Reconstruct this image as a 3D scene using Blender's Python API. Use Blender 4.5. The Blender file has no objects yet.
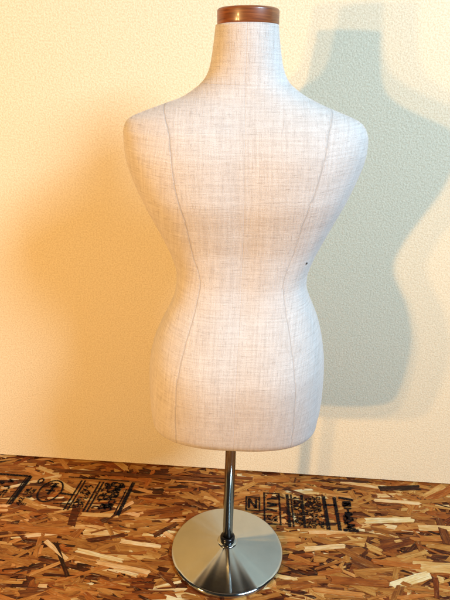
import bpy, bmesh, math, random
import numpy as np
from mathutils import Matrix, Vector

random.seed(7)
rng = np.random.default_rng(11)
scene = bpy.context.scene
col = scene.collection

# ------------------------------------------------------------------ helpers
def link(o, parent=None):
    col.objects.link(o)
    if parent is not None:
        o.parent = parent
    return o

def mesh_obj(name, verts, faces, mat, parent=None, smooth=True):
    me = bpy.data.meshes.new(name)
    me.from_pydata([tuple(v) for v in verts], [], [tuple(f) for f in faces])
    me.validate()
    me.polygons.foreach_set('use_smooth', [smooth] * len(me.polygons))
    me.materials.append(mat)
    me.update()
    return link(bpy.data.objects.new(name, me), parent)

def lathe(name, prof, mat, parent=None, seg=128, cap_top=True, cap_bot=True):
    vs, fs = [], []
    for r, z in prof:
        for k in range(seg):
            a = 2 * math.pi * k / seg
            vs.append((r * math.cos(a), r * math.sin(a), z))
    n = len(prof)
    for i in range(n - 1):
        for k in range(seg):
            a, b = i * seg + k, i * seg + (k + 1) % seg
            fs.append((a, b, b + seg, a + seg))
    if cap_bot: fs.append(tuple(reversed(range(seg))))
    if cap_top: fs.append(tuple(range((n - 1) * seg, n * seg)))
    return mesh_obj(name, vs, fs, mat, parent)

def pchip(xs, ys, x):
    """monotone cubic interpolation, xs ascending"""
    xs = np.asarray(xs, float); ys = np.asarray(ys, float); x = np.asarray(x, float)
    h = np.diff(xs); dl = np.diff(ys) / h
    m = np.zeros_like(ys)
    for i in range(1, len(xs) - 1):
        if dl[i-1] * dl[i] > 0:
            w1 = 2*h[i] + h[i-1]; w2 = h[i] + 2*h[i-1]
            m[i] = (w1 + w2) / (w1/dl[i-1] + w2/dl[i])
    m[0], m[-1] = dl[0], dl[-1]
    k = np.clip(np.searchsorted(xs, x) - 1, 0, len(h) - 1)
    t = (x - xs[k]) / h[k]
    h00 = 2*t**3 - 3*t**2 + 1; h10 = t**3 - 2*t**2 + t
    h01 = -2*t**3 + 3*t**2;    h11 = t**3 - t**2
    return h00*ys[k] + h10*h[k]*m[k] + h01*ys[k+1] + h11*h[k]*m[k+1]

class Nodes:
    def __init__(self, name):
        self.mat = bpy.data.materials.new(name)
        self.mat.use_nodes = True
        self.t = self.mat.node_tree
        self.b = self.t.nodes['Principled BSDF']
        self.out = self.t.nodes['Material Output']
    def n(self, kind, **kw):
        nd = self.t.nodes.new(kind)
        for k, v in kw.items():
            if k.startswith('i_'):
                key = k[2:]
                nd.inputs[int(key) if key.isdigit() else key.replace('_', ' ')].default_value = v
            else:
                setattr(nd, k, v)
        return nd
    def l(self, a, b): self.t.links.new(a, b)
    def ramp(self, src, stops, interp='LINEAR'):
        r = self.n('ShaderNodeValToRGB')
        cr = r.color_ramp; cr.interpolation = interp
        while len(cr.elements) < len(stops): cr.elements.new(0.5)
        for e, (p, c) in zip(cr.elements, stops):
            e.position = p
            e.color = c if len(c) == 4 else (*c, 1)
        self.l(src, r.inputs[0])
        return r.outputs[0]
    def math(self, op, a, b=None, c=None):
        m = self.n('ShaderNodeMath', operation=op)
        for i, v in enumerate((a, b, c)):
            if v is None: continue
            if isinstance(v, (int, float)): m.inputs[i].default_value = v
            else: self.l(v, m.inputs[i])
        return m.outputs[0]
    def mix(self, fac, a, b, mode='MIX'):
        m = self.n('ShaderNodeMix', data_type='RGBA', blend_type=mode)
        for s, v in ((m.inputs[0], fac), (m.inputs[6], a), (m.inputs[7], b)):
            if isinstance(v, (int, float)): s.default_value = v
            elif isinstance(v, tuple): s.default_value = v if len(v) == 4 else (*v, 1)
            else: self.l(v, s)
        return m.outputs[2]
    def scaled(self, src, sx, sy, sz=1.0):
        m = self.n('ShaderNodeVectorMath', operation='MULTIPLY')
        self.l(src, m.inputs[0]); m.inputs[1].default_value = (sx, sy, sz)
        return m.outputs[0]
    def noise(self, vec, scale, detail=2, rough=0.5):
        t = self.n('ShaderNodeTexNoise', i_Scale=scale, i_Detail=detail, i_Roughness=rough)
        if vec is not None: self.l(vec, t.inputs['Vector'])
        return t.outputs[0]
    def bump(self, h, strength, dist, prev=None):
        b = self.n('ShaderNodeBump', i_Strength=strength, i_Distance=dist)
        self.l(h, b.inputs['Height'])
        if prev is not None: self.l(prev, b.inputs['Normal'])
        return b.outputs[0]

# ------------------------------------------------------------------ materials
def mat_fabric():
    N = Nodes('woven_linen')
    uv = N.n('ShaderNodeUVMap').outputs[0]
    # every cut panel has its own grain direction
    pan = N.n('ShaderNodeAttribute', attribute_name='side_panel').outputs['Fac']
    sx = N.n('ShaderNodeSeparateXYZ'); N.l(uv, sx.inputs[0])
    u_, v_ = sx.outputs[0], sx.outputs[1]
    cb = N.n('ShaderNodeCombineXYZ')
    sk = N.math('MULTIPLY', pan, .13)
    N.l(N.math('ADD', N.math('ADD', u_, N.math('MULTIPLY', pan, .004)), N.math('MULTIPLY', v_, sk)), cb.inputs[0])
    N.l(N.math('SUBTRACT', v_, N.math('MULTIPLY', N.math('ABSOLUTE', u_), sk)), cb.inputs[1])
    uv = cb.outputs[0]
    # slubby threads of two directions
    warp = N.noise(N.scaled(uv, 640, 58), 1.0, 3.0, .6)
    weft = N.noise(N.scaled(uv, 52, 680), 1.0, 3.0, .6)
    warp2 = N.noise(N.scaled(uv, 260, 11), 1.0, 1.0)
    weft2 = N.noise(N.scaled(uv, 13, 300), 1.0, 1.0)
    fine = N.noise(N.scaled(uv, 900, 900), 1.0, 2.0, .6)
    blot = N.noise(N.scaled(uv, 14, 14), 1.0, 3.0, .6)
    dash_h = N.ramp(weft, [(.57, (0, 0, 0)), (.70, (1, 1, 1))])
    dash_v = N.ramp(warp, [(.57, (0, 0, 0)), (.69, (1, 1, 1))])
    streak = N.math('ADD', N.ramp(warp2, [(.35, (0, 0, 0)), (.7, (1, 1, 1))]),
                    N.ramp(weft2, [(.35, (0, 0, 0)), (.7, (1, 1, 1))]))
    c = N.mix(N.math('MULTIPLY', streak, .42), (.75, .71, .685), (.535, .485, .455))
    c = N.mix(N.ramp(blot, [(.40, (0, 0, 0)), (.75, (.35, .35, .35))]), c, (.55, .49, .445))
    c = N.mix(N.ramp(fine, [(.36, (.42, .42, .42)), (.56, (0, 0, 0))]), c, (.38, .31, .26))
    c = N.mix(N.math('MULTIPLY', dash_h, .44), c, (.25, .19, .165))
    c = N.mix(N.math('MULTIPLY', dash_v, .42), c, (.28, .22, .19))
    # stitched seams: signed distances stored on the mesh
    seam = None
    for nm in ('seam_princess', 'seam_side', 'seam_centre', 'seam_neck'):
        a = N.n('ShaderNodeAttribute', attribute_name=nm).outputs['Fac']
        d = N.math('ABSOLUTE', a)
        w = N.math('SUBTRACT', 1.0, N.math('MINIMUM', N.math('DIVIDE', d, {'seam_princess': .0014, 'seam_side': .0012, 'seam_centre': .0014, 'seam_neck': .0012}[nm]), 1.0))
        if nm == 'seam_centre': w = N.math('MULTIPLY', w, .5)
        if nm == 'seam_side': w = N.math('MULTIPLY', w, .5)
        if nm == 'seam_neck': w = N.math('MULTIPLY', w, .75)
        seam = w if seam is None else N.math('MAXIMUM', seam, w)
    stitch = N.noise(N.scaled(uv, 300, 300), 1.0, 1.0)
    sm = N.math('MULTIPLY', seam, N.ramp(stitch, [(.34, (.12, .12, .12)), (.60, (1, 1, 1))]))
    c = N.mix(N.math('MULTIPLY', sm, .33), c, (.25, .16, .10))
    N.l(c, N.b.inputs['Base Color'])
    N.b.inputs['Roughness'].default_value = .85
    N.b.inputs['Specular IOR Level'].default_value = .25
    N.b.inputs['Sheen Weight'].default_value = .12
    h = N.math('ADD', N.math('ADD', weft, warp), N.math('MULTIPLY', fine, .8))
    nb = N.bump(h, .6, .0011)
    nb = N.bump(N.math('MULTIPLY', seam, -1.0), .4, .0012, nb)
    N.l(nb, N.b.inputs['Normal'])
    return N.mat

def mat_wall():
    N = Nodes('stippled_wall_covering')
    co = N.n('ShaderNodeTexCoord').outputs['Object']
    g1 = N.noise(co, 270, 3.0, .62)
    g2 = N.noise(co, 620, 2.0, .6)
    big = N.noise(co, 5, 3.0)
    vor = N.n('ShaderNodeTexVoronoi', i_Scale=210.0)
    N.l(co, vor.inputs['Vector'])
    c = N.mix(N.ramp(g1, [(.40, (1, 1, 1)), (.58, (0, 0, 0))]), (.83, .742, .56), (.71, .61, .43))
    c = N.mix(N.ramp(g2, [(.56, (0, 0, 0)), (.70, (.5, .5, .5))]), c, (.50, .41, .25))
    c = N.mix(N.ramp(big, [(.35, (0, 0, 0)), (.75, (.2, .2, .2))]), c, (.75, .66, .49))
    N.l(c, N.b.inputs['Base Color'])
    N.b.inputs['Roughness'].default_value = .72
    N.b.inputs['Specular IOR Level'].default_value = .3
    h = N.math('ADD', N.math('ADD', g1, N.math('MULTIPLY', g2, .45)), N.math('MULTIPLY', vor.outputs['Distance'], .35))
    N.l(N.bump(h, .8, .0012), N.b.inputs['Normal'])
    return N.mat

TONES = [(0.0, (.012, .003, .001)), (.08, (.040, .008, .002)), (.18, (.095, .022, .005)), (.32, (.205, .062, .010)),
         (.48, (.33, .128, .022)), (.64, (.44, .215, .050)), (.80, (.56, .345, .115)), (.92, (.62, .455, .21)), (1.0, (.70, .59, .35))]
def mat_strand():
    N = Nodes('strand_board')
    uv = N.n('ShaderNodeUVMap').outputs[0]
    tone = N.n('ShaderNodeAttribute', attribute_name='tone').outputs['Fac']
    grain = N.noise(N.scaled(uv, 14, 420), 1.0, 3.0, .65)
    blot = N.noise(N.scaled(uv, 22, 70), 1.0, 3.0, .6)
    t = N.math('ADD', tone, N.math('MULTIPLY', N.math('SUBTRACT', grain, .5), .50))
    t = N.math('ADD', t, N.math('MULTIPLY', N.math('SUBTRACT', blot, .5), .55))
    c = N.ramp(t, TONES)
    red = N.n('ShaderNodeAttribute', attribute_name='redness').outputs['Fac']
    c = N.mix(N.math('MULTIPLY', red, .9), c, (.92, .56, .36), 'MULTIPLY')
    fib = N.noise(N.scaled(uv, 9, 640), 1.0, 2.0, .6)
    c = N.mix(N.ramp(fib, [(.58, (0, 0, 0)), (.68, (.62, .62, .62))]), c, (.055, .017, .006))
    spl = N.noise(N.scaled(uv, 30, 260), 1.0, 3.0, .65)
    c = N.mix(N.ramp(spl, [(.60, (0, 0, 0)), (.72, (.45, .45, .45))]), c, (.62, .44, .20))
    N.l(c, N.b.inputs['Base Color'])
    N.b.inputs['Roughness'].default_value = .42
    N.b.inputs['Specular IOR Level'].default_value = .18
    N.l(N.bump(grain, .7, .0012), N.b.inputs['Normal'])
    return N.mat

def mat_ink():
    N = Nodes('stamp_ink')
    co = N.n('ShaderNodeTexCoord').outputs['Object']
    g = N.noise(co, 260, 3.0, .65)
    N.b.inputs['Base Color'].default_value = (.008, .007, .008, 1)
    N.b.inputs['Roughness'].default_value = .95
    N.b.inputs['Specular IOR Level'].default_value = .05
    tr = N.n('ShaderNodeBsdfTransparent')
    mx = N.n('ShaderNodeMixShader')
    N.l(N.ramp(g, [(.34, (.12, .12, .12)), (.46, (.95, .95, .95))]), mx.inputs[0])
    N.l(tr.outputs[0], mx.inputs[1]); N.l(N.b.outputs[0], mx.inputs[2])
    N.l(mx.outputs[0], N.out.inputs[0])
    return N.mat

def mat_steel(name, colr, rough, aniso, scratch=True):
    N = Nodes(name)
    N.b.inputs['Metallic'].default_value = 1
    co = N.n('ShaderNodeTexCoord').outputs['Object']
    # spun finish: noise over radius only gives fine concentric lines
    xy = N.scaled(co, 1, 1, 0)
    ln = N.n('ShaderNodeVectorMath', operation='LENGTH'); N.l(xy, ln.inputs[0])
    cm = N.n('ShaderNodeCombineXYZ'); N.l(ln.outputs['Value'], cm.inputs[0])
    rings = N.noise(cm.outputs[0], 900, 3.0, .6)
    smear = N.noise(co, 16, 4.0, .65)
    scr = N.noise(N.scaled(co, 60, 900, 60), 1.0, 2.0)
    N.l(N.mix(N.ramp(smear, [(.35, (0, 0, 0)), (.7, (1, 1, 1))]), colr, tuple(v * .90 for v in colr)), N.b.inputs['Base Color'])
    r = N.math('ADD', rough - .05, N.math('MULTIPLY', smear, .10))
    r = N.math('ADD', r, N.math('MULTIPLY', rings, .06))
    N.l(r, N.b.inputs['Roughness'])
    N.b.inputs['Anisotropic'].default_value = aniso
    N.b.inputs['Anisotropic Rotation'].default_value = .25
    tg = N.n('ShaderNodeTangent', direction_type='RADIAL', axis='Z')
    N.l(tg.outputs[0], N.b.inputs['Tangent'])
    nn = N.n('ShaderNodeVectorMath', operation='NORMALIZE'); N.l(xy, nn.inputs[0])
    wipe = N.noise(nn.outputs[0], 2.2, 1.0, .5)
    nb = N.bump(N.math('MULTIPLY', wipe, ln.outputs['Value']), .42, .10)
    N.l(N.bump(rings, .06, .0006, nb), N.b.inputs['Normal'])
    return N.mat

def mat_wood_cap():
    N = Nodes('varnished_wood')
    co = N.n('ShaderNodeTexCoord').outputs['Object']
    g = N.noise(N.scaled(co, 25, 25, 380), 1.0, 4.0, .6)
    c = N.ramp(g, [(.30, (.11, .029, .009)), (.55, (.23, .068, .019)), (.75, (.33, .112, .033))])
    N.l(c, N.b.inputs['Base Color'])
    N.b.inputs['Roughness'].default_value = .38
    N.b.inputs['Coat Weight'].default_value = .3
    N.b.inputs['Coat Roughness'].default_value = .14
    return N.mat

def mat_plain(name, colr, rough, metal=0.0):
    N = Nodes(name)
    co = N.n('ShaderNodeTexCoord').outputs['Object']
    g = N.noise(co, 120, 3.0)
    N.l(N.mix(N.ramp(g, [(.35, (0, 0, 0)), (.7, (1, 1, 1))]), colr, tuple(v * .7 for v in colr)), N.b.inputs['Base Color'])
    N.b.inputs['Roughness'].default_value = rough
    N.b.inputs['Metallic'].default_value = metal
    return N.mat

M_FAB, M_WALL, M_OSB, M_INK = mat_fabric(), mat_wall(), mat_strand(), mat_ink()
M_DISC = mat_steel('spun_steel', (.56, .635, .67), .10, .75)
def mat_tube():
    N = Nodes('steel_tube')
    co = N.n('ShaderNodeTexCoord').outputs['Object']
    g = N.noise(N.scaled(co, 500, 500, 6), 1.0, 3.0)
    N.l(N.mix(g, (.42, .39, .35), (.28, .255, .22)), N.b.inputs['Base Color'])
    N.b.inputs['Metallic'].default_value = 1
    N.b.inputs['Roughness'].default_value = .2
    return N.mat
M_POLE = mat_tube()
M_WOOD = mat_wood_cap()
M_COLLAR = mat_plain('dark_collar', (.03, .03, .034), .25, .8)
M_PLATE = mat_plain('unseen_plate_dark', (.010, .008, .007), .7)  # near-black so the added underside plate reflects dark in the base
M_PIN = mat_plain('dark_pin', (.03, .025, .025), .4)

# ------------------------------------------------------------------ wall
WALL_YAW = math.radians(-2.0)
WY = .296
wall = mesh_obj('wall', [(-2.2, 0, .0045), (2.2, 0, .0045), (2.2, 0, 2.6), (-2.2, 0, 2.6),
                         (-2.2, .12, .0045), (2.2, .12, .0045), (2.2, .12, 2.6), (-2.2, .12, 2.6)],
                [(0, 1, 2, 3), (5, 4, 7, 6), (4, 0, 3, 7), (1, 5, 6, 2), (3, 2, 6, 7), (4, 5, 1, 0)], M_WALL, smooth=False)
wall.location = (0, WY, 0)
wall.rotation_euler = (0, 0, WALL_YAW)
wall['kind'] = 'structure'
wall['label'] = 'cream stippled wall behind the dress form'

# ------------------------------------------------------------------ floor of oriented strand board
def build_floor():
    V, F, tone, uvs, hue = [], [], [], [], []
    def add_face(idx, t, uvl):
        F.append(idx); tone.append(t); uvs.append(uvl); hue.append(cur[0])
    cur = [0.3]
    # board under the strands
    base = [(-2.0, -1.9), (2.0, -1.9), (2.0, .42), (-2.0, .42)]
    for x, y in base: V.append((x, y, -.0005))
    add_face((0, 1, 2, 3), .12, base)
    for x, y in base: V.append((x, y, -.012))
    for a, b in ((0, 1), (1, 2), (2, 3), (3, 0)):
        add_face((a, a + 4, b + 4, b), .12, [base[a], base[a], base[b], base[b]])

    def strand(cx, cy, L, W, ang, t, z, tilt=0.0, roll=0.0, rag=1.0, bend=0.0):
        # outline of a split wood flake: long edges nearly straight, ends torn
        pts = []
        cur[0] = random.random() ** 2
        n = 5
        h0, h1 = W * .5 * random.uniform(.75, 1.1), W * .5 * random.uniform(.75, 1.1)
        for i in range(n):
            s = i / (n - 1)
            pts.append((-L/2 + L*s, -(h0*(1-s) + h1*s) + random.gauss(0, W*.045)*rag))
        ne = random.choice((1, 2, 3))
        for i in range(ne):
            s = (i + 1) / (ne + 1)
            pts.append((L/2 + random.uniform(-.06, .07)*L*rag, -h1 + 2*h1*s))
        for i in range(n):
            s = 1 - i / (n - 1)
            pts.append((-L/2 + L*s, (h0*(1-s) + h1*s) + random.gauss(0, W*.045)*rag))
        for i in range(ne):
            s = (i + 1) / (ne + 1)
            pts.append((-L/2 + random.uniform(-.06, .07)*L*rag, h0 - 2*h0*s))
        ca, sa = math.cos(ang), math.sin(ang)
        o = len(V); m = len(pts)
        ou, ov = random.random()*9, random.random()*9
        world = []
        for x, y in pts:
            yb = y + bend * (x / L) ** 2 * L
            zz = z + x*tilt + y*roll
            world.append((cx + x*ca - yb*sa, cy + x*sa + yb*ca, max(zz, .0001)))
        V.extend(world)
        V.extend((a, b, -.0006) for a, b, c in world)
        uvl = [(ou + x, ov + y) for x, y in pts]
        add_face(tuple(range(o, o + m)), t, uvl)
        for i in range(m):
            j = (i + 1) % m
            add_face((o + i, o + m + i, o + m + j, o + j), max(0, t - .25), [uvl[i], uvl[i], uvl[j], uvl[j]])  # side walls toned darker: edge shadow put into the colour

    X0, X1, Y0, Y1 = -1.25, 1.25, -.95, .40
    area = (X1 - X0) * (Y1 - Y0)
    count = 11500
    for k in range(count):
        lay = k / count
        cx, cy = random.uniform(X0, X1), random.uniform(Y0, Y1)
        small = random.random()
        if small < .30:
            L, W = random.uniform(.014, .045), random.uniform(.0025, .0085)
        elif small < .82:
            L, W = random.uniform(.045, .105), random.uniform(.006, .0155)
        else:
            L, W = random.uniform(.09, .16), random.uniform(.012, .025)
        ang = random.gauss(-.03, .23) if random.random() < .85 else random.uniform(-1.57, 1.57)
        r = random.random()
        if r < .15: t = random.uniform(.06, .26)
        elif r < .72: t = random.uniform(.28, .56)
        elif r < .92: t = random.uniform(.52, .74)
        else: t = random.uniform(.76, .97)
        z = .0002 + .0013 * lay + random.uniform(0, .0002)
        strand(cx, cy, L, W, ang, t, z, random.gauss(0, .006), random.gauss(0, .025), bend=random.gauss(0, .03))
    # the strands that stand out on this board
    named = [
        (.476, .250, .118, .021, .10, .00), (.455, .195, .120, .012, -.05, .95), (.335, .271, .115, .010, -.02, .10),
        (.415, .125, .125, .021, .10, .93), (.255, .075, .105, .011, .06, .92), (.235, .025, .10, .017, .16, .96),
        (.545, .095, .085, .022, 1.50, .22), (.600, .150, .10, .018, .62, .20), (.535, .105, .10, .020, .02, .88),
        (.50, -.02, .12, .030, -.03, .80), (.40, -.015, .11, .016, -.10, .55), (.585, -.055, .11, .020, -.02, .78),
        (-.395, .095, .020, .070, .08, .13), (-.385, -.045, .115, .010, -1.02, .02), (-.405, -.02, .085, .012, -.65, .90),
        (-.290, .105, .085, .015, .72, .12), (-.270, .135, .045, .012, .75, .94), (-.33, .098, .10, .016, .0, .74),
        (-.21, .01, .10, .012, -.12, .95), (-.30, -.03, .12, .012, -.22, .90), (-.24, -.06, .13, .015, -.18, .86),
        (-.155, .06, .07, .014, .7, .14), (-.13, .03, .07, .012, -.65, .86), (-.25, .255, .50, .014, -.03, .22),
        (-.47, .04, .17, .022, -.03, .50), (-.02, .265, .17, .014, -.02, .28), (.12, .26, .10, .02, .1, .5),
        (.30, -.07, .13, .020, -.03, .40), (.25, -.10, .11, .014, -.08, .72),
    ]
    for cx, cy, L, W, a, t in named:
        strand(cx, cy, L, W, a, t, .0022, 0, random.gauss(0, .004), rag=.7)

    me = bpy.data.meshes.new('floor')
    me.from_pydata(V, [], F)
    at = me.attributes.new('tone', 'FLOAT', 'FACE'); at.data.foreach_set('value', tone)
    at = me.attributes.new('redness', 'FLOAT', 'FACE'); at.data.foreach_set('value', hue)
    uvlay = me.uv_layers.new(name='UVMap')
    flat = np.array([c for f in uvs for p in f for c in p], dtype=np.float32)
    uvlay.data.foreach_set('uv', flat)
    me.materials.append(M_OSB)
    me.update()
    o = link(bpy.data.objects.new('floor', me))
    o['kind'] = 'structure'
    o['label'] = 'floor of glossy orange-brown oriented strand board with black mill stamps'
    return o
floor = build_floor()

# ------------------------------------------------------------------ black mill stamps printed on the board
INK_Z = .0028
class Ink:
    def __init__(self): self.v, self.f = [], []
    def poly(self, pts):
        o = len(self.v); self.v.extend((x, y, INK_Z) for x, y in pts); self.f.append(tuple(range(o, o + len(pts))))
    def bar(self, p, q, w):
        d = Vector((q[0]-p[0], q[1]-p[1])); n = Vector((-d.y, d.x)).normalized() * w*.54
        self.poly([(p[0]-n.x, p[1]-n.y), (q[0]-n.x, q[1]-n.y), (q[0]+n.x, q[1]+n.y), (p[0]+n.x, p[1]+n.y)])
    def frame(self, fr, x0, y0, x1, y1, w):
        c = [(x0, y0), (x1, y0), (x1, y1), (x0, y1)]
        for i in range(4):
            a, b = c[i], c[(i+1) % 4]
            dx, dy = b[0]-a[0], b[1]-a[1]; l = math.hypot(dx, dy)
            ex, ey = dx/l*w/2, dy/l*w/2
            self.bar(fr(a[0]-ex, a[1]-ey), fr(b[0]-ex, b[1]-ey), w)
    def ring(self, fr, cx, cy, rx, ry, w, n=40):
        for i in range(n):
            a, b = 2*math.pi*i/n, 2*math.pi*(i+1)/n
            self.bar(fr(cx+rx*math.cos(a), cy+ry*math.sin(a)), fr(cx+rx*math.cos(b), cy+ry*math.sin(b)), w)
    def glyphs(self, fr, x, y0, y1, size, w, seed):
        """a sideways line of blurred print running along local y, each character a few worn strokes"""
        rd = random.Random(seed); y = y0
        while y + size*.6 < y1:
            g = size * rd.uniform(.5, .75)
            if rd.random() < .88:
                nodes = [(x - size/2, y), (x + size/2, y), (x - size/2, y+g), (x + size/2, y+g), (x, y), (x, y+g)]
                pairs = [(0, 1), (2, 3), (0, 2), (1, 3), (4, 5), (0, 3), (1, 2)]
                for a, b in rd.sample(pairs, rd.choice((2, 3, 3))):
                    self.bar(fr(*nodes[a]), fr(*nodes[b]), w)
            y += g + size * .22
    def build(self, name):
        return mesh_obj(name, self.v, self.f, M_INK, floor, smooth=False)

def frame_at(ox, oy, ang, shear=0.0, kx=1.0, ky=1.0):
    ca, sa = math.cos(ang), math.sin(ang)
    return lambda x, y: (ox + (x*kx + shear*y)*ca - y*ky*sa, oy + (x*kx + shear*y)*sa + y*ky*ca)

# stamp to the right of the stand (local x along the wall, y towards the wall)
fr = frame_at(.036, .092, -.015, 0, .925, 1.17)
s = Ink()
s.bar(fr(-.052, .05), fr(-.052, .125), .006)
s.frame(fr, .010, .040, .048, .082, .004)
s.bar(fr(.018, .046), fr(.018, .077), .006); s.bar(fr(.018, .077), fr(.038, .047), .006); s.bar(fr(.038, .046), fr(.038, .077), .006)
s.frame(fr, .062, .002, .106, .098, .0042)
for k, (yy, ww) in enumerate(((.078, .010), (.066, .013), (.055, .011), (.046, .012))):
    s.bar(fr(.070, yy), fr(.098, yy + .005 * (-1) ** k), ww * .55)
s.glyphs(fr, .077, .012, .036, .012, .003, 3); s.glyphs(fr, .092, .010, .036, .012, .003, 5)
s.bar(fr(.130, -.004), fr(.130, .098), .0075); s.bar(fr(.141, -.004), fr(.141, .098), .004)
s.bar(fr(.172, -.004), fr(.172, .098), .007)
s.glyphs(fr, .150, .0, .094, .010, .0030, 8); s.glyphs(fr, .162, .0, .094, .010, .0030, 9)
for q, xx in enumerate((.184, .196, .208, .220)): s.glyphs(fr, xx, -.004, .094, .0095, .0028, 21 + q)
s.bar(fr(.236, -.006), fr(.236, .097), .0095); s.bar(fr(.267, -.006), fr(.267, .097), .0085)
s.bar(fr(.236, .070), fr(.267, .070), .006)
s.bar(fr(.280, .096), fr(.322, .090), .008); s.bar(fr(.276, -.004), fr(.318, -.004), .009)
s.glyphs(fr, .300, .002, .088, .021, .0052, 31); s.glyphs(fr, .290, .002, .05, .012, .004, 33)
s.poly([fr(.290, .068), fr(.312, .068), fr(.314, .086), fr(.288, .086)])
s.build('ink_stamp')

# stamp to the left of the stand
fr = frame_at(-.628, .118, -.045, .10, .99, 1.04)
s = Ink()
s.bar(fr(-.10, .112), fr(.055, .112), .007); s.bar(fr(.055, .005), fr(.055, .112), .010)
s.bar(fr(.046, .006), fr(.046, .106), .0035)
s.glyphs(fr, .012, .03, .10, .016, .0045, 41); s.glyphs(fr, -.012, .03, .09, .014, .004, 43)
s.bar(fr(-.03, .012), fr(.022, .014), .006)
for q, xx in enumerate((.075, .090)): s.glyphs(fr, xx, .006, .075, .011, .003, 51 + q)
s.ring(fr, .092, .098, .007, .009, .004, 16)
s.ring(fr, .136, .063, .030, .040, .0045)
s.bar(fr(.122, .064), fr(.148, .064), .005); s.bar(fr(.135, .050), fr(.139, .092), .007); s.bar(fr(.126, .080), fr(.150, .080), .006)
s.bar(fr(.124, .092), fr(.146, .092), .004)
s.bar(fr(.166, .058), fr(.203, .054), .006)
s.bar(fr(.165, .020), fr(.21, .022), .003)
for xx in (.203, .213): s.bar(fr(xx, .0), fr(xx, .112), .0042)
for xx in (.255, .265): s.bar(fr(xx, .0), fr(xx, .112), .0046)
s.bar(fr(.16, .121), fr(.335, .121), .0035)
for q, xx in enumerate((.226, .240)): s.glyphs(fr, xx, .012, .10, .012, .0032, 61 + q)
for q, xx in enumerate((.281, .298, .315)): s.glyphs(fr, xx, .012, .112, .015, .0048, 71 + q)
s.bar(fr(.300, .02), fr(.322, .030), .012); s.bar(fr(.306, .095), fr(.330, .10), .011)
s.bar(fr(.348, -.004), fr(.348, .118), .0095); s.bar(fr(.338, .0), fr(.338, .09), .003)
s.build('ink_stamp')

# ------------------------------------------------------------------ dress form
form = bpy.data.objects.new('dress_form', None)
form.empty_display_size = .1
link(form)
form['label'] = 'beige linen dress form torso with wooden neck cap on a round steel stand'
form['category'] = 'dress form'
form['kind'] = 'thing'

# (z, half width, centre shift)
PROFILE = [(.385, .1728, .0051), (.400, .1744, .0050), (.420, .1764, .0055), (.450, .1772, .0056), (.490, .1768, .0053), (.530, .1744, .0051), (.565, .1683, .0058),
           (.600, .1572, .0085), (.630, .1444, .0105), (.655, .1333, .0101), (.675, .1266, .0088), (.690, .1243, .0083), (.705, .1244, .0084), (.720, .1272, .0090),
           (.740, .1336, .0092), (.770, .1463, .0089), (.810, .1647, .0079), (.850, .1831, .0068), (.890, .1986, .0061), (.920, .2075, .0059), (.940, .2100, .0055),
           (.955, .2103, .0049), (.965, .2090, .0030), (.975, .2053, .0012), (.983, .1984, -.0018), (.990, .1863, -.0050), (.996, .1714, -.0056), (1.002, .1554, -.0052),
           (1.008, .1392, -.0040), (1.014, .1243, -.0016), (1.020, .1094, .0006), (1.027, .0964, .0010), (1.035, .0847, .0014), (1.043, .0752, .0016), (1.052, .0684, .0024),
           (1.062, .0637, .0026), (1.075, .0600, .0024), (1.100, .0556, .0018), (1.131, .0516, .0012)]
PZ = [a for a, b, c in PROFILE]; PW = [b for a, b, c in PROFILE]; PC = [c for a, b, c in PROFILE]
# depth behind (towards camera) and in front of the axis
DZ = [.35, .42, .52, .60, .66, .70, .75, .80, .86, .92, .96, .99, 1.02, 1.05, 1.08, 1.14]
DB = [.100, .116, .128, .110, .084, .075, .078, .091, .106, .107, .099, .084, .069, .060, .057, .0516]
DF = [.098, .104, .102, .096, .086, .085, .090, .097, .100, .094, .083, .072, .063, .058, .056, .0516]
NZ = [.35, .55, .70, .90, 1.00, 1.05, 1.09, 1.14]; NE = [2.5, 2.45, 2.5, 2.9, 2.7, 2.15, 2.0, 2.0]

# distance of the shaped back seams from the middle
SZ = [.36, .39, .465, .508, .564, .620, .664, .708, .725, .753, .8235, .879, .912, .962, 1.012, 1.05]
SX = [.1135, .114, .1125, .1105, .103, .091, .081, .0745, .0775, .086, .099, .112, .116, .120, .134, .140]

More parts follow.
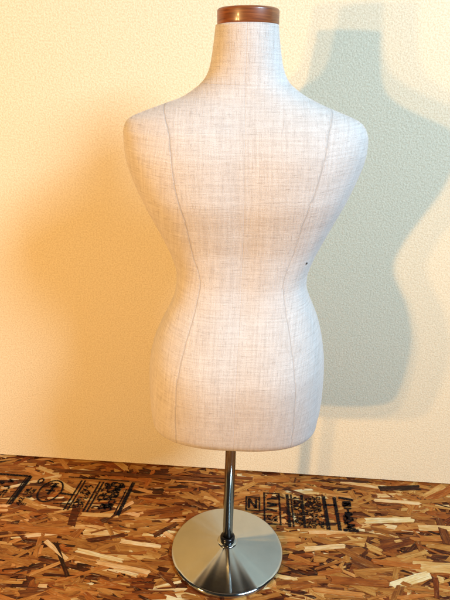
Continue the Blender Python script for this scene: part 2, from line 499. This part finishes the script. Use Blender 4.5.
def torso_mesh():
    # ring heights spaced by arc length of the outline
    zz = np.linspace(PZ[0], PZ[-1], 4000); ww = pchip(PZ, PW, zz)
    s = np.concatenate([[0], np.cumsum(np.hypot(np.diff(zz), np.diff(ww)))])
    zr = np.interp(np.linspace(0, s[-1], 270), s, zz)
    wr = pchip(PZ, PW, zr)
    rings = [(z, w, 1.0, 0.0) for z, w in zip(zr, wr)]
    # rounded bottom edge turning under to the flat underside
    z0, w0 = rings[0][0], rings[0][1]
    R = .033
    bottom = []
    for k in range(1, 15):
        a = k / 14 * math.pi / 2
        bottom.append((z0 - R * math.sin(a), w0 - .0015 * math.sin(a), 1.0, R * (1 - math.cos(a))))
    for k in range(1, 8):
        bottom.append((z0 - R - .002 * k / 8, w0 - .0015, 1.0, R + (w0 - R - .02) * k / 8))
    rings = bottom[::-1] + rings
    top_z, top_w = rings[-1][0], rings[-1][1]
    for k in range(1, 5):
        rings.append((top_z + .0012 * math.sin(k / 4 * 1.5), top_w, 1.0, .008 * k / 4))
    NS = 288
    V = np.zeros((len(rings), NS, 3)); sp = np.zeros((len(rings), NS)); sr = sp.copy(); pn = sp.copy(); sc = sp.copy(); sn = sp.copy(); U = np.zeros((len(rings), NS + 1))
    th = 2 * math.pi * np.arange(NS) / NS          # starts at the front, the back centre is at index NS/2
    for i, (z, w, k, inset) in enumerate(rings):
        zc = max(z, .353)
        cx = float(pchip(PZ, PC, [min(max(z, PZ[0]), PZ[-1])])[0])
        db = float(pchip(DZ, DB, [zc])[0]); df = float(pchip(DZ, DF, [zc])[0]); ne = float(pchip(NZ, NE, [zc])[0])
        # thin shoulders follow the width
        if zc > 1.05: db = min(db, w * 1.0); df = min(df, w * 1.0)
        ct, st = np.cos(th), np.sin(th)
        ex = np.sign(st) * np.abs(st) ** (2 / ne); ey = np.sign(ct) * np.abs(ct) ** (2 / ne)
        aw, ab, af = w - inset, db - inset, df - inset
        x = aw * ex
        y = np.where(ey > 0, af * ey, ab * ey)
        # bust on the front, faces the wall
        front = np.clip(ey, 0, 1) ** .8
        for sx in (-1, 1):
            y = y + front * .034 * np.exp(-((x - sx * .088) ** 2 / (2 * .043 ** 2) + (z - .862) ** 2 / (2 * .050 ** 2)))
        # shoulder blades and the hollow of the spine on the back
        back = np.clip(-ey, 0, 1)
        for sx in (-1, 1):
            y = y - back * .006 * np.exp(-((x - sx * .090) ** 2 / (2 * .05 ** 2) + (z - .905) ** 2 / (2 * .06 ** 2)))
            y = y - back * .009 * np.exp(-((x - sx * .080) ** 2 / (2 * .055 ** 2) + (z - .515) ** 2 / (2 * .065 ** 2)))
        y = y + back * .004 * np.exp(-(x ** 2 / (2 * .02 ** 2) + (z - .74) ** 2 / (2 * .14 ** 2)))
        # whole form is a touch uneven: right shoulder higher
        V[i, :, 0] = x + cx; V[i, :, 1] = y; V[i, :, 2] = z + .026 * x * min(1, max(0, (z - .36) / .1))
        cs = float(pchip([.35, .52, .70, .80, .95, 1.05, 1.14], [.005, .005, .0085, .0085, .0045, .0015, .0012], [zc])[0])
        xs_ = x + cx - cs
        fx = float(pchip(SZ, SX, [min(max(zc, .36), 1.05)])[0])
        out = np.where(x > 0, .012 * min(1, max(0, (zc - .86) / .09)), 0.0)
        lim = 1.0 if zc < 1.030 else 0.0
        sp[i] = np.where((lim > 0) & (x < .02), np.abs(xs_) - fx, 1.0)
        sr[i] = np.where((lim > 0) & (x > -.02), np.abs(xs_) - fx - out, 1.0)
        sc[i] = np.where(y < 0, xs_, 1.0)
        sn[i] = z + .026 * x - (1.040 + .05 * (np.abs(y) / .06 - 1) * -.05)
        seg = np.linalg.norm(np.diff(np.vstack([V[i], V[i][:1]]), axis=0), axis=1)
        cum = np.concatenate([[0], np.cumsum(seg)])
        wt = min(1, max(0, (zc - .90) / .06)); wt = wt * wt * (3 - 2 * wt)
        xx = np.append(xs_, xs_[0])
        U[i] = (cum - cum[NS // 2] - (cx - cs)) * (1 - wt) - xx * 1.03 * wt
        pn[i] = ((np.abs(xs_) > fx + out) & (zc < 1.03)).astype(float)
    back_line = V[:, NS // 2]
    vv = np.concatenate([[0], np.cumsum(np.linalg.norm(np.diff(back_line, axis=0), axis=1))])
    verts = V.reshape(-1, 3)
    F, UV = [], []
    nr = len(rings)
    for i in range(nr - 1):
        for k in range(NS):
            k2 = (k + 1) % NS
            F.append((i*NS + k, (i+1)*NS + k, (i+1)*NS + k2, i*NS + k2))
            UV += [U[i, k], vv[i], U[i+1, k], vv[i+1], U[i+1, k+1], vv[i+1], U[i, k+1], vv[i]]
    F.append(tuple(range(NS))); 
    for k in range(NS): UV += [verts[k][0], verts[k][1]]
    F.append(tuple(reversed(range((nr-1)*NS, nr*NS))))
    for k in reversed(range(NS)): UV += [verts[(nr-1)*NS + k][0], verts[(nr-1)*NS + k][1]]
    me = bpy.data.meshes.new('torso')
    me.from_pydata([tuple(v) for v in verts], [], F)
    for nm, arr in (('side_panel', pn), ('seam_princess', sp), ('seam_side', sr), ('seam_centre', sc), ('seam_neck', sn)):
        me.attributes.new(nm, 'FLOAT', 'POINT').data.foreach_set('value', arr.reshape(-1).astype(np.float32))
    me.uv_layers.new(name='UVMap').data.foreach_set('uv', np.array(UV, dtype=np.float32))
    me.polygons.foreach_set('use_smooth', [True] * len(me.polygons))
    me.materials.append(M_FAB)
    me.update()
    bm = bmesh.new(); bm.from_mesh(me); bmesh.ops.recalc_face_normals(bm, faces=bm.faces); bm.to_mesh(me); bm.free()
    return link(bpy.data.objects.new('torso', me), form), V, rings
torso, TV, TR = torso_mesh()

# wooden neck cap
cap_z = 1.1322
r0 = .0506
prof = [(r0 - .004, cap_z - .004), (r0 - .0006, cap_z - .0005)]
prof += [(r0, cap_z + .002), (r0, cap_z + .0185)]
for k in range(1, 9):
    a = k / 8 * math.pi / 2
    prof.append((r0 - .0045 * (1 - math.cos(a)), cap_z + .0185 + .0045 * math.sin(a)))
prof += [(r0 * .6, cap_z + .0242), (.004, cap_z + .0245)]
cap = lathe('neck_cap', prof, M_WOOD, form, 96)
cap.location = (.0025, 0, 0)
cap.rotation_euler = (0, -math.radians(1.2), 0)
cap.location.x += math.sin(math.radians(1.2)) * cap_z

# unseen dark board added under the torso to darken the base's reflection
vs, fs = [], []
ring = TV[7]
for dz in (-.0030, .0030):
    for v in ring: vs.append((v[0] * .985, v[1] * .985, .3500 + dz))
n_ = len(ring)
fs = [(k, (k + 1) % n_, n_ + (k + 1) % n_, n_ + k) for k in range(n_)] + [tuple(reversed(range(n_))), tuple(range(n_, 2 * n_))]
mesh_obj('unseen_bottom_plate', vs, fs, M_PLATE, form, smooth=False)

# small dark pin pushed into the waist
def pin_at(xw, zt):
    i = min(range(len(TR)), key=lambda k: abs(TR[k][0] - zt))
    row = TV[i]; k = min((k for k in range(len(row)) if row[k][1] < 0), key=lambda k: abs(row[k][0] - xw))
    return row[k]
pz = pin_at(.1235, .742)
bm = bmesh.new(); bmesh.ops.create_uvsphere(bm, u_segments=16, v_segments=10, radius=.0021)
me = bpy.data.meshes.new('pin_head'); bm.to_mesh(me); bm.free(); me.materials.append(M_PIN)
pin = link(bpy.data.objects.new('pin_head', me), form); pin.location = tuple(pz)

# stand: pole, collar, flange and heavy spun base
lathe('pole', [(.0116, .030), (.0116, .60)], M_POLE, form, 64)
RB = .1322
prof = [(RB - .006, .0026), (RB - .001, .003), (RB, .0045), (RB, .0085)]
for k in range(1, 9):
    a = k / 8 * math.radians(82)
    prof.append((RB - .007 * (1 - math.cos(a)), .0085 + .0055 * math.sin(a)))
for k in range(1, 25):
    t = k / 24
    r = (RB - .0062) * (1 - t) + .020 * t
    prof.append((r, .0140 + .0205 * t ** 1.05))
prof.append((.012, .0347))
lathe('base', prof, M_DISC, form, 192)
lathe('flange', [(.0235, .0325), (.0235, .0360), (.0225, .0372), (.0160, .0380), (.0118, .0382)], M_DISC, form, 96, cap_bot=False, cap_top=False)
lathe('collar', [(.0119, .0375), (.0160, .0380), (.0172, .0405), (.0172, .0480), (.0160, .0505), (.0119, .0515)], M_COLLAR, form, 64, cap_bot=False, cap_top=False)

# ------------------------------------------------------------------ camera
pitch, yaw, roll, cz, f = .37852, .02213, .02867, 1.04521, 550.0
fw = Vector((-math.sin(yaw)*math.cos(pitch), math.cos(pitch)*math.cos(yaw), -math.sin(pitch))).normalized()
rt = fw.cross(Vector((0, 0, 1))).normalized(); up = rt.cross(fw)
r2 = rt*math.cos(roll) + up*math.sin(roll); u2 = up*math.cos(roll) - rt*math.sin(roll)
cd = bpy.data.cameras.new('camera'); cam = link(bpy.data.objects.new('camera', cd))
M = Matrix((r2, u2, -fw)).transposed().to_4x4(); M.translation = Vector((0, -1.0, cz))
cam.matrix_world = M
cd.sensor_fit = 'VERTICAL'; cd.sensor_height = 36; cd.lens = f / 600 * 36
cd.clip_start = .02; cd.clip_end = 100
scene.camera = cam

# ------------------------------------------------------------------ light: tungsten lamps on the left, a cool window on the right
WARM = (1.0, .59, .215)
def lamp(name, loc, energy, radius, colr=WARM):
    ld = bpy.data.lights.new(name, 'POINT'); ld.energy = energy; ld.color = colr; ld.shadow_soft_size = radius
    o = link(bpy.data.objects.new(name, ld)); o.location = loc; return o
lamp('room_lamp', (-2.06, -2.8, 1.20), 210, .05)
lamp('room_lamp', (-1.02, -1.44, .93), 45, .035)
lamp('room_lamp', (-1.34, -1.44, .93), 56, .035)
ad = bpy.data.lights.new('window_light', 'AREA'); ad.shape = 'RECTANGLE'; ad.size = .8; ad.size_y = .9
ad.energy = 128; ad.color = (.60, .81, 1.0)
win = link(bpy.data.objects.new('window_light', ad))
wl = Vector((1.75, -1.62, 2.35)); win.location = wl
win.rotation_euler = (Vector((0, .1, .75)) - wl).to_track_quat('-Z', 'Y').to_euler()

w = bpy.data.worlds.new('World'); scene.world = w; w.use_nodes = True
bg = w.node_tree.nodes['Background']; bg.inputs[0].default_value = (.9, .8, .68, 1); bg.inputs[1].default_value = .03

scene.view_settings.view_transform = 'Standard'
scene.view_settings.look = 'None'
scene.view_settings.exposure = 0.0
scene.view_settings.gamma = 1.0
scene.render.engine = 'CYCLES'
scene.cycles.use_denoising = True
scene.render.resolution_x = 768; scene.render.resolution_y = 1024
